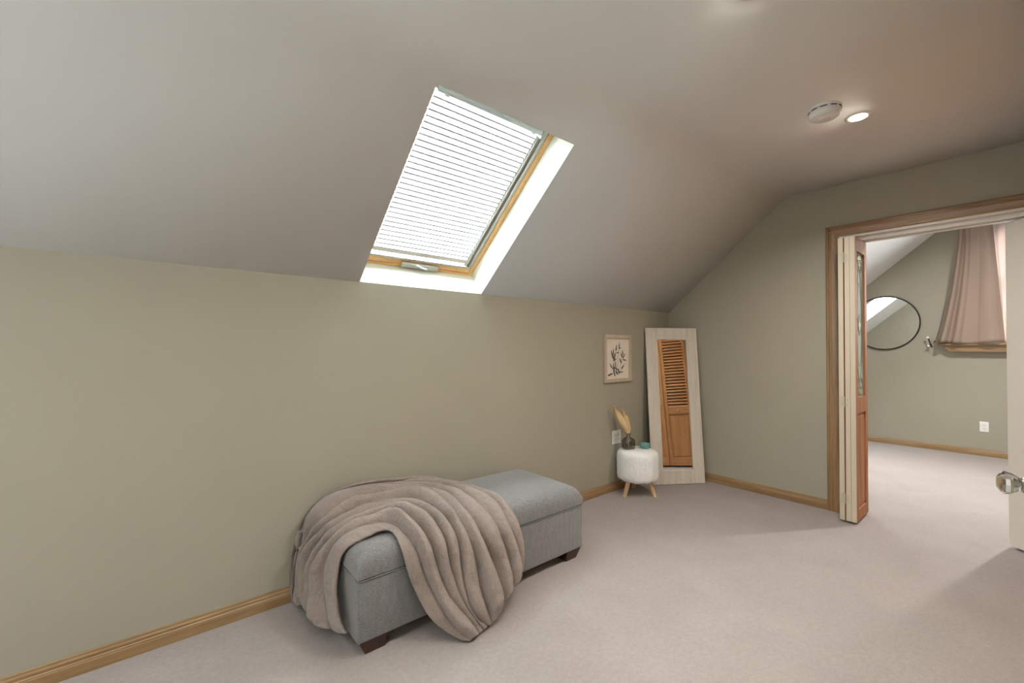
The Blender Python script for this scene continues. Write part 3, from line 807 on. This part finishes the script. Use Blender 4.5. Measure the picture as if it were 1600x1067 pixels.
# ------------------------------------------------------------------ plush throw draped over the near end
BG = [-3348,-567,103,-3351,-542,129,-3353,-518,155,-3353,-498,184,-3352,-484,217,-3351,-474,251,-3349,-466,287,-3345,-463,324,-3337,-469,361,-3321,-481,392,-3296,-494,413,-3264,-503,425,-3225,-503,429,-3186,-502,431,-3157,-517,428,-3147,-555,418,-3147,-596,397,-3144,-623,367,-3137,-636,331,-3127,-643,291,-3114,-650,252,-3099,-658,213,-3085,-669,175,-3070,-681,139,-3052,-696,106,-3030,-714,77,-3005,-734,52,-2978,-756,30,-2950,-780,12,-3362,-450,71,-3363,-418,98,-3363,-389,127,-3362,-366,160,-3360,-351,197,-3357,-342,238,-3353,-342,281,-3347,-354,326,-3335,-374,369,-3314,-393,403,-3282,-405,424,-3243,-411,433,-3201,-419,435,-3162,-437,435,-3131,-471,432,-3113,-521,426,-3102,-572,411,-3092,-610,387,-3080,-632,353,-3068,-645,314,-3056,-655,274,-3043,-666,234,-3029,-679,195,-3014,-694,158,-2999,-711,123,-2984,-729,89,-2966,-750,59,-2944,-774,33,-2919,-800,12,-3378,-280,47,-3376,-258,81,-3374,-237,117,-3371,-222,156,-3366,-218,199,-3360,-231,247,-3353,-259,298,-3343,-296,347,-3326,-331,389,-3299,-350,418,-3262,-353,433,-3218,-350,439,-3173,-352,440,-3128,-361,439,-3091,-388,438,-3063,-437,435,-3045,-498,429,-3031,-556,416,-3022,-601,393,-3013,-630,359,-3004,-649,318,-2995,-663,276,-2986,-677,234,-2974,-693,193,-2957,-711,155,-2934,-729,119,-2908,-746,83,-2888,-766,47,-2872,-788,12,-3384,-213,49,-3381,-190,86,-3378,-170,124,-3374,-155,165,-3368,-151,210,-3361,-167,260,-3352,-203,313,-3339,-250,364,-3318,-288,403,-3285,-308,427,-3244,-311,438,-3196,-308,442,-3146,-305,443,-3097,-308,443,-3050,-325,441,-3009,-361,439,-2979,-416,436,-2960,-483,430,-2951,-550,416,-2946,-602,391,-2945,-634,355,-2943,-655,312,-2939,-671,267,-2931,-688,223,-2923,-705,179,-2910,-723,136,-2891,-741,95,-2868,-760,53,-2845,-779,13,-3389,-167,39,-3387,-134,75,-3383,-107,114,-3378,-86,157,-3372,-74,203,-3364,-85,254,-3354,-128,311,-3339,-189,365,-3315,-237,406,-3279,-258,431,-3232,-254,442,-3178,-240,446,-3122,-230,447,-3067,-232,447,-3013,-247,446,-2966,-282,444,-2930,-339,441,-2906,-414,436,-2893,-494,427,-2887,-565,409,-2885,-614,377,-2885,-645,334,-2886,-665,286,-2888,-682,238,-2890,-700,191,-2888,-719,145,-2878,-738,100,-2854,-758,58,-2819,-777,17,-3394,-128,31,-3390,-86,66,-3385,-56,107,-3379,-40,155,-3372,-34,207,-3364,-44,263,-3353,-81,321,-3335,-136,375,-3306,-179,416,-3263,-185,439,-3208,-167,449,-3148,-148,452,-3088,-142,453,-3030,-151,452,-2972,-171,451,-2916,-200,449,-2867,-246,446,-2834,-316,442,-2821,-406,436,-2823,-500,424,-2828,-577,399,-2826,-626,361,-2817,-654,313,-2810,-674,261,-2809,-692,211,-2811,-712,162,-2810,-732,114,-2804,-754,67,-2794,-775,20,-3399,-71,13,-3401,-45,62,-3401,-33,117,-3396,-30,176,-3386,-30,234,-3372,-31,290,-3353,-36,345,-3328,-42,395,-3290,-42,432,-3238,-36,454,-3178,-31,462,-3114,-31,463,-3049,-40,461,-2988,-63,457,-2930,-94,455,-2873,-129,453,-2823,-174,451,-2784,-235,447,-2757,-312,442,-2747,-401,436,-2752,-495,425,-2761,-573,402,-2761,-623,366,-2749,-651,319,-2733,-671,269,-2720,-690,218,-2711,-709,169,-2708,-729,121,-2709,-750,74,-3406,-53,12,-3409,-39,69,-3409,-31,128,-3405,-30,189,-3395,-30,249,-3380,-30,306,-3359,-30,359,-3329,-30,406,-3287,-30,443,-3235,-30,468,-3175,-30,481,-3109,-30,483,-3039,-31,476,-2967,-36,466,-2899,-53,459,-2837,-83,455,-2782,-125,453,-2732,-177,450,-2693,-242,446,-2670,-324,442,-2665,-419,435,-2668,-513,422,-2668,-584,397,-2661,-629,358,-2651,-656,308,-2640,-676,255,-2633,-696,203,-2633,-716,153,-2641,-736,105,-3411,-39,12,-3414,-33,75,-3414,-31,139,-3410,-30,202,-3400,-30,263,-3384,-30,322,-3362,-30,377,-3330,-30,424,-3285,-30,460,-3230,-30,483,-3167,-30,495,-3098,-30,498,-3025,-30,494,-2948,-30,485,-2871,-32,474,-2799,-45,464,-2737,-77,457,-2687,-130,453,-2647,-197,449,-2612,-268,445,-2583,-344,440,-2567,-426,434,-2569,-512,421,-2579,-584,395,-2583,-631,353,-2577,-658,302,-2569,-678,249,-2567,-698,196,-2570,-718,145,-3417,-30,13,-3420,-30,80,-3419,-30,146,-3411,-30,210,-3398,-30,272,-3381,-30,332,-3360,-30,389,-3327,-30,438,-3281,-30,474,-3224,-30,498,-3158,-30,510,-3087,-30,514,-3011,-30,511,-2932,-30,505,-2852,-30,497,-2774,-34,484,-2706,-54,470,-2653,-101,458,-2613,-168,451,-2578,-240,447,-2545,-312,442,-2523,-391,437,-2517,-477,428,-2521,-557,409,-2523,-614,374,-2521,-647,326,-2522,-669,274,-2532,-687,224,-2554,-705,178]
def catmull(a, b, c, d, t):
    return (b*2 + (c-a)*t + (a*2-b*5+c*4-d)*(t*t) + (b*3-a-c*3+d)*(t*t*t))*.5
def throw_mesh():
    NR, NC = 10, 29
    P = [[Vector(BG[(i*NC+j)*3:(i*NC+j)*3+3])/1000 for j in range(NC)] for i in range(NR)]
    KU, KV = 16, 10            # samples per strip / per step
    def row_at(i, j):
        return P[max(0, min(NR-1, i))][max(0, min(NC-1, j))]
    # v refine each valley row
    rows = []
    for i in range(NR):
        r = []
        for j in range(NC-1):
            for k in range(KV):
                r.append(catmull(row_at(i, j-1), row_at(i, j), row_at(i, j+1), row_at(i, j+2), k/KV))
        r.append(P[i][-1]); rows.append(r)
    nv = len(rows[0]); S = []; H = []
    for i in range(NR-1):
        last = i == NR-2
        for k in range(KU + (1 if last else 0)):
            t = k/KU; line = []; hh = []
            for j in range(nv):
                a, b, c, d = rows[max(0, i-1)][j], rows[i][j], rows[i+1][j], rows[min(NR-1, i+2)][j]
                # near-linear across, keeps thin strips stable
                p = b.lerp(c, t)*.6 + catmull(a, b, c, d, t)*.4
                wdt = (c-b).length
                tt = t**1.35; ridge = math.sin(math.pi*tt)**.55
                line.append(p); hh.append((ridge, wdt))
            S.append(line); H.append(hh)
    nu = len(S)
    # base normals (outwards)
    cen = Vector((-2.75, .25, -.15)); Nn = []
    for a in range(nu):
        r = []
        for j in range(nv):
            du = S[min(nu-1, a+3)][j]-S[max(0, a-3)][j]; dv = S[a][min(nv-1, j+3)]-S[a][max(0, j-3)]
            n = du.cross(dv)
            if n.length < 1e-9: n = Vector((0, 0, 1))
            n.normalize()
            if n.dot(S[a][j]-cen) < 0: n = -n
            r.append(n)
        Nn.append(r)
    # smooth the normals
    for it in range(3):
        M2 = []
        for a in range(nu):
            r = []
            for j in range(nv):
                n = Nn[a][j]*2 + Nn[max(0, a-2)][j] + Nn[min(nu-1, a+2)][j] + Nn[a][max(0, j-2)] + Nn[a][min(nv-1, j+2)]
                r.append(n.normalized() if n.length > 1e-6 else Vector((0, 0, 1)))
            M2.append(r)
        Nn = M2
    bm = bmesh.new(); V = []
    for a in range(nu):
        line = []
        for j in range(nv):
            p = S[a][j]; ridge, wdt = H[a][j]
            q0 = S[a][j]; st_ = a//KU
            amp = min(.056, wdt*.58)*(1.0+.5*noise.noise(Vector((st_*7.3, j*.0196, 1.7)))+.25*noise.noise(q0*9))
            amp *= AMPS[min(8, a//KU)]
            ed = min(1, j/9, (nv-1-j)/9)
            n = Nn[a][j]
            nz = noise.noise(p*5.5)*.012 + noise.noise(p*16)*.0045 + noise.noise(p*60)*.0020 + noise.noise(p*150)*.0010
            du_ = S[min(nu-1, a+2)][j]-S[max(0, a-2)][j]
            side = du_.normalized()*(-.38*amp*ridge) if du_.length > 1e-6 else Vector((0, 0, 0))
            if a < KU: side *= .2
            q = p + side + n*(amp*ridge*(.55+.45*ed) + nz*.9 + .004)
            if q.z < .008: q.z = .008
            if q.y > -.020 and q.z > .0: q.y = -.020
            line.append(bm.verts.new(q))
        V.append(line)
    for a in range(nu-1):
        for j in range(nv-1):
            bm.faces.new((V[a][j], V[a+1][j], V[a+1][j+1], V[a][j+1]))
    m_ = MB(); m_.bm.free(); m_.bm = bm; return m_
AMPS = [.35, 1, 1, 1, 1, 1, .9, .8, .6]
th = throw_mesh().build('throw_blanket', M_plush, None, True)
md = th.modifiers.new('thickness', 'SOLIDIFY'); md.thickness = .014; md.offset = -1
tag(th, 'taupe plush faux fur throw draped in folds over the near end of the ottoman', 'blanket')

# ------------------------------------------------------------------ fur stool with vase and bowl
SX, SY = -.806, -.180
st = empty('fur_stool', (SX, SY, 0), label='round white faux fur stool on splayed wooden legs beside the leaning mirror', cat='stool')
m, nt, bs = mat('white_fur'); v = coords(nt, (1, 1, .35)); n2 = noise_tex(nt, v, 120, 4, .75, .6); n1 = noise_tex(nt, coords(nt), 22, 3)
r2 = ramp(nt, n2.outputs['Fac'], [(.3, srgb(226, 224, 222)), (.65, srgb(246, 246, 245))])
nt.links.new(r2.outputs['Color'], bs.inputs['Base Color']); bs.inputs['Roughness'].default_value = 1
bs.inputs['Sheen Weight'].default_value = .4; bs.inputs['Specular IOR Level'].default_value = .1
ad = nt.nodes.new('ShaderNodeMath'); ad.operation = 'ADD'
nt.links.new(n1.outputs['Fac'], ad.inputs[0]); nt.links.new(n2.outputs['Fac'], ad.inputs[1]); bump(nt, bs, ad.outputs[0], .35, .006)
M_fur = m
ZB, ZT, SR = .124, .372, .168
w = MB(); prof = [(0, ZB-.004), (.10, ZB-.004), (SR-.025, ZB+.002), (SR-.007, ZB+.014), (SR, ZB+.04)]
prof += [(SR, ZB+.04+i*(ZT-ZB-.09)/12) for i in range(1, 13)]
prof += [(SR-.006, ZT-.026), (SR-.02, ZT-.010), (SR-.045, ZT-.001), (.08, ZT+.003), (.04, ZT+.004), (0, ZT+.004)]
w.lathe(prof, seg=120)
rnd = random.Random(3)
for v_ in w.bm.verts:
    p = v_.co; nrm = Vector((p.x, p.y, (p.z-.25)*.4)).normalized()
    v_.co += nrm*(noise.noise(Vector((p.x*22, p.y*22, p.z*7)))*.0055+noise.noise(Vector((p.x*75, p.y*75, p.z*28)))*.003)
seat = w.build('seat', M_fur, st, True)
# short tufts that break the outline
w = MB()
for k in range(900):
    a = rnd.uniform(0, 6.283); zz = rnd.uniform(ZB, ZT-.01); d = Vector((math.cos(a), math.sin(a), 0))
    p = d*(SR-.004)+Vector((0, 0, zz)); s_ = Vector((-d.y, d.x, 0))*rnd.uniform(-.005, .005)
    tip = p + d*rnd.uniform(.004, .009) + s_ + Vector((0, 0, -rnd.uniform(.006, .018)))
    q = Vector((-d.y, d.x, 0))*.0022
    w.bm.faces.new([w.bm.verts.new(p-q), w.bm.verts.new(p+q), w.bm.verts.new(tip)])
tag(w.build('pile', M_fur, seat), kind='stuff')
va = math.atan2(-.1, -1)
for k in range(3):
    a = math.radians(168 + 120*k)
    d = Vector((math.cos(a), math.sin(a), 0))
    w = MB(); w.tube([d*.095+Vector((0, 0, ZB+.006)), d*.142+Vector((0, 0, .0035))], [.0205, .0150], 16)
    for v_ in w.bm.verts:
        if v_.co.z < .02: v_.co.z = max(0, 0)
    w.build('leg', M_beech, st, angle=40)

M_vase = thin_glass('smoky_glass', (.70, .68, .64, 1), .10)
vs = empty('glass_vase', (SX-.057, SY+.050, ZT+.0035), label='small smoky grey glass bottle vase on the fur stool', cat='vase')
w = MB()
outer = [(0, 0), (.040, 0), (.052, .005), (.056, .016), (.056, .062), (.051, .078), (.036, .090), (.020, .097), (.0165, .104), (.0165, .120), (.021, .125), (.021, .128)]
inner = [(.018, .128), (.0138, .120), (.0138, .104), (.018, .0945), (.034, .087), (.048, .076), (.0525, .062), (.0525, .016), (.048, .008), (.038, .005), (0, .005)]
w.lathe(outer+inner, seg=40); w.build('bottle', M_vase, vs, True)
M_pampas = plain('pampas_cream', srgb(228, 204, 162), 1.0)
def plume(base, pts, rmax, label, seed):
    pr = empty('pampas_stem', base, label=label, cat='dried grass', group=None)
    rr = random.Random(seed)
    P_ = [Vector(p) for p in pts]
    w = MB(); w.tube(P_, [.0016]*len(P_), 6); w.build('stem', M_pampas, pr)
    w = MB(); n = len(P_)
    def at(t):
        k = min(n-2, int(t*(n-1))); f = t*(n-1)-k; return P_[k].lerp(P_[k+1], f), (P_[k+1]-P_[k]).normalized()
    core = [at(.34+.66*i/12)[0] for i in range(13)]
    w.tube(core, [max(.0015, rmax*.75*math.sin(math.pi*min(1, .10+.88*i/12))**.7) for i in range(13)], 10)
    for k in range(2200):
        t = rr.uniform(.33, 1.0); c, d = at(t); q = (t-.33)/.67
        R_ = rmax*math.sin(math.pi*min(.97, .12+.85*q))**.6
        a = rr.uniform(0, 6.283); u = d.cross(Vector((1, 0, 0))).normalized(); vv = d.cross(u)
        out = u*math.cos(a)+vv*math.sin(a)
        p0 = c+out*R_*.35; p1 = c+out*R_*rr.uniform(.8, 1.45)+d*rr.uniform(.015, .035)
        s_ = d.cross(out)*.0010
        w.bm.faces.new([w.bm.verts.new(p0-s_), w.bm.verts.new(p0+s_), w.bm.verts.new(p1)])
    tag(w.build('plume', M_pampas, pr), kind='stuff')
    return pr
vb = (SX-.057, SY+.050, ZT+.012)
plume(vb, [(0, 0, 0), (-.002, .002, .10), (-.020, .014, .17), (-.060, .045, .255), (-.095, .070, .330)], .037, 'left pampas plume leaning away in the smoky vase', 1)
plume((vb[0]+.004, vb[1]-.002, vb[2]), [(0, 0, 0), (.000, -.001, .10), (-.004, .004, .16), (-.014, .018, .235), (-.036, .036, .305)], .032, 'right pampas plume standing more upright in the smoky vase', 2)
# eucalyptus-like pale sprig, faint
M_bowl = plain('teal_glaze', srgb(92, 138, 136), .25, 0, Coat_Weight=.5)
w = MB(); bo = [(0, 0), (.026, 0), (.030, .004), (.041, .016), (.047, .032), (.048, .043)]; bi = [(.045, .043), (.043, .032), (.037, .018), (.026, .008), (0, .007)]
w.lathe(bo+bi, seg=40); bw = w.build('bowl', M_bowl, None, True); bw.location = (SX+.047, SY-.040, ZT+.004)
tag(bw, 'small teal glazed bowl on the fur stool beside the vase', 'bowl')

# ------------------------------------------------------------------ leaning mirror in the corner
LEAN, MW, MHH = .146, .498, 1.408
BR = Vector((-.102, -.414, 0)); uh = Vector((.835, -.550, 0)).normalized(); nh = Vector((-.550, -.835, 0)).normalized()
lm = bpy.data.objects.new('floor_mirror', None); COL.objects.link(lm)
th_ = math.asin(LEAN/MHH); upv = (-nh*math.sin(th_)+Vector((0, 0, math.cos(th_)))); nv_ = uh.cross(upv)
if nv_.dot(nh) < 0: nv_ = -nv_
orig = BR - uh*MW
lm.matrix_world = Matrix(((uh.x, -nv_.x, upv.x, orig.x), (uh.y, -nv_.y, upv.y, orig.y), (uh.z, -nv_.z, upv.z, .004), (0, 0, 0, 1)))
tag(lm, 'tall whitewashed wood framed floor mirror leaning in the corner', 'mirror')
FWI = .108
w = MB(); T_ = .018
w.box(0, FWI, 0, T_, 0, MHH, .003); w.box(MW-FWI, MW, 0, T_, 0, MHH, .003)
w.box(FWI, MW-FWI, 0, T_, 0, FWI+.010, .002); w.box(FWI, MW-FWI, 0, T_, MHH-FWI, MHH, .002)
w.build('frame', M_whitewash, lm)
w = MB(); w.box(FWI-.004, MW-FWI+.004, .008, .012, FWI, MHH-FWI+.006); w.build('mirror_glass', M_mirror, lm)

# ------------------------------------------------------------------ framed botanical print
pf = empty('picture_frame', (-.845, -.001, 1.128), label='small pale wood framed print of dark leafy sprig on the wall', cat='picture')
fw2, fh2 = .378/2, .407/2
w = MB()
w.box(-fw2, -fw2+.030, -.020, 0, -fh2, fh2, .001); w.box(fw2-.030, fw2, -.020, 0, -fh2, fh2, .001)
w.box(-fw2+.03, fw2-.03, -.020, 0, fh2-.030, fh2, .001); w.box(-fw2+.03, fw2-.03, -.020, 0, -fh2, -fh2+.030, .001)
w.build('frame', M_ash, pf)
w = MB(); w.box(-fw2+.028, fw2-.028, -.008, -.004, -fh2+.028, fh2-.028); pp = w.build('print', M_paper, pf)
w = MB(); rr = random.Random(5)
def pleaf(x, z, ang, ln, wd_):
    pts = []; 
    for k in range(13):
        t = k/12*2*math.pi; a_ = math.cos(t)*ln/2; b_ = math.sin(t)*wd_/2*(1-.35*math.cos(t))
        pts.append((x+a_*math.cos(ang)-b_*math.sin(ang), z+a_*math.sin(ang)+b_*math.cos(ang)))
    w.prism(pts[:-1], 'y', -.0092, -.0078)
stems = [((-.02, -.135), (-.045, -.03), (-.075, .04)), ((-.01, -.135), (.0, .0), (.02, .10)), ((0, -.135), (.05, -.05), (.085, .05)), ((-.01, -.13), (-.06, -.09), (-.11, -.06)), ((0, -.13), (.07, -.1), (.11, -.04))]
for a0, a1, a2 in stems:
    P3 = [Vector((a0[0]*(1-t)**2+2*a1[0]*t*(1-t)+a2[0]*t*t, -.0085, a0[1]*(1-t)**2+2*a1[1]*t*(1-t)+a2[1]*t*t)) for t in [i/10 for i in range(11)]]
    w.tube(P3, .0011, 5)
for (x, z, an, l_, wd_) in [(-.078, .035, 1.9, .075, .016), (-.060, .055, 1.5, .06, .012), (-.045, .02, 1.1, .07, .020), (-.04, -.01, .5, .05, .014), (-.02, .09, 1.4, .06, .014), (.0, .05, .1, .04, .010), (.022, .105, 1.5, .06, .012), (.04, .09, .2, .03, .008), (.07, .05, 1.7, .05, .012), (.055, .025, 2.1, .05, .014), (.09, .02, .9, .05, .012), (.04, -.02, 2.1, .055, .016), (.10, -.015, -.2, .06, .012), (-.03, -.05, 1.7, .06, .010), (-.055, -.085, 1.7, .10, .018), (-.045, -.13, 1.9, .05, .016), (-.02, -.09, -.5, .06, .014), (-.01, -.125, -.9, .05, .018), (.015, -.11, 1.9, .05, .016), (-.09, -.065, 2.3, .07, .010), (-.10, -.135, .25, .08, .014), (.05, -.12, .1, .07, .010), (.07, -.075, .8, .05, .012)]:
    pleaf(x, z, an, l_, wd_)
w.build('leafy_sprig', M_ink, pp)

# ------------------------------------------------------------------ ceiling fittings
sd = empty('smoke_detector', (-1.318, -1.632, H2), label='round white smoke detector on the ceiling beside the pot light', cat='smoke detector')
w = MB(); w.lathe([(0, 0), (.070, 0), (.072, -.004), (.072, -.012), (.066, -.014)], seg=48); w.build('base', M_plastic, sd, angle=40)
w = MB(); w.lathe([(.066, -.012), (.069, -.016), (.069, -.036), (.062, -.048), (.045, -.053), (0, -.054)], seg=48); bd2 = w.build('body', M_plastic, sd, angle=40)
for k in range(10):
    a = k*math.pi/5+.2; w = MB()
    w.tube([(.0695*math.cos(a+q), .0695*math.sin(a+q), -.0165) for q in (-.2, -.1, 0, .1, .2)], .0022, 6); w.build('vent_slot', M_dark, bd2)
w = MB(); w.lathe([(0, -.0575), (.020, -.0575), (.024, -.0555), (.026, -.052)], seg=32); w.build('test_button', M_plastic, bd2)
M_led = emis('led_disc', (1, .90, .74, 1), 30)
for i, (x, y, zz) in enumerate(((-1.087, -1.722, H2), (-2.39, -1.70, H2), (-3.70, -1.70, H2), (-5.0, -1.70, H2), (1.5, -2.5, 3.0))):  # the last three are unseen, added to brighten the rooms
    e = empty('pot_light', (x, y, zz), label=('lit round pot light in the ceiling beside the smoke detector', 'round recessed pot light in the ceiling nearest the skylight', 'added fill pot light over the rear half of the room', 'added fill pot light near the added rear window', 'added fill pot light in the higher ceiling of the next room')[i], cat='ceiling light', group='recessed pot lights')
    w = MB(); w.lathe([(.040, -.004), (.047, -.006), (.056, -.003), (.058, 0), (.040, 0)], seg=40); w.build('trim_ring', M_plastic, e, angle=40)
    w = MB(); w.lathe([(0, -.010), (.020, -.0095), (.034, -.007), (.041, -.003), (.041, -.001), (0, -.001)], seg=40); w.build('lens', M_led, e)
    l = bpy.data.lights.new('lamp', 'AREA'); l.shape = 'DISK'; l.size = .08; l.energy = (15, 17, 10, 9, 55)[i]; l.color = (1, .945, .86) if i < 2 else (1, .96, .90); l.spread = math.radians(150)
    lo = bpy.data.objects.new('lamp', l); COL.objects.link(lo); lo.parent = e; lo.location = (0, 0, -.016)
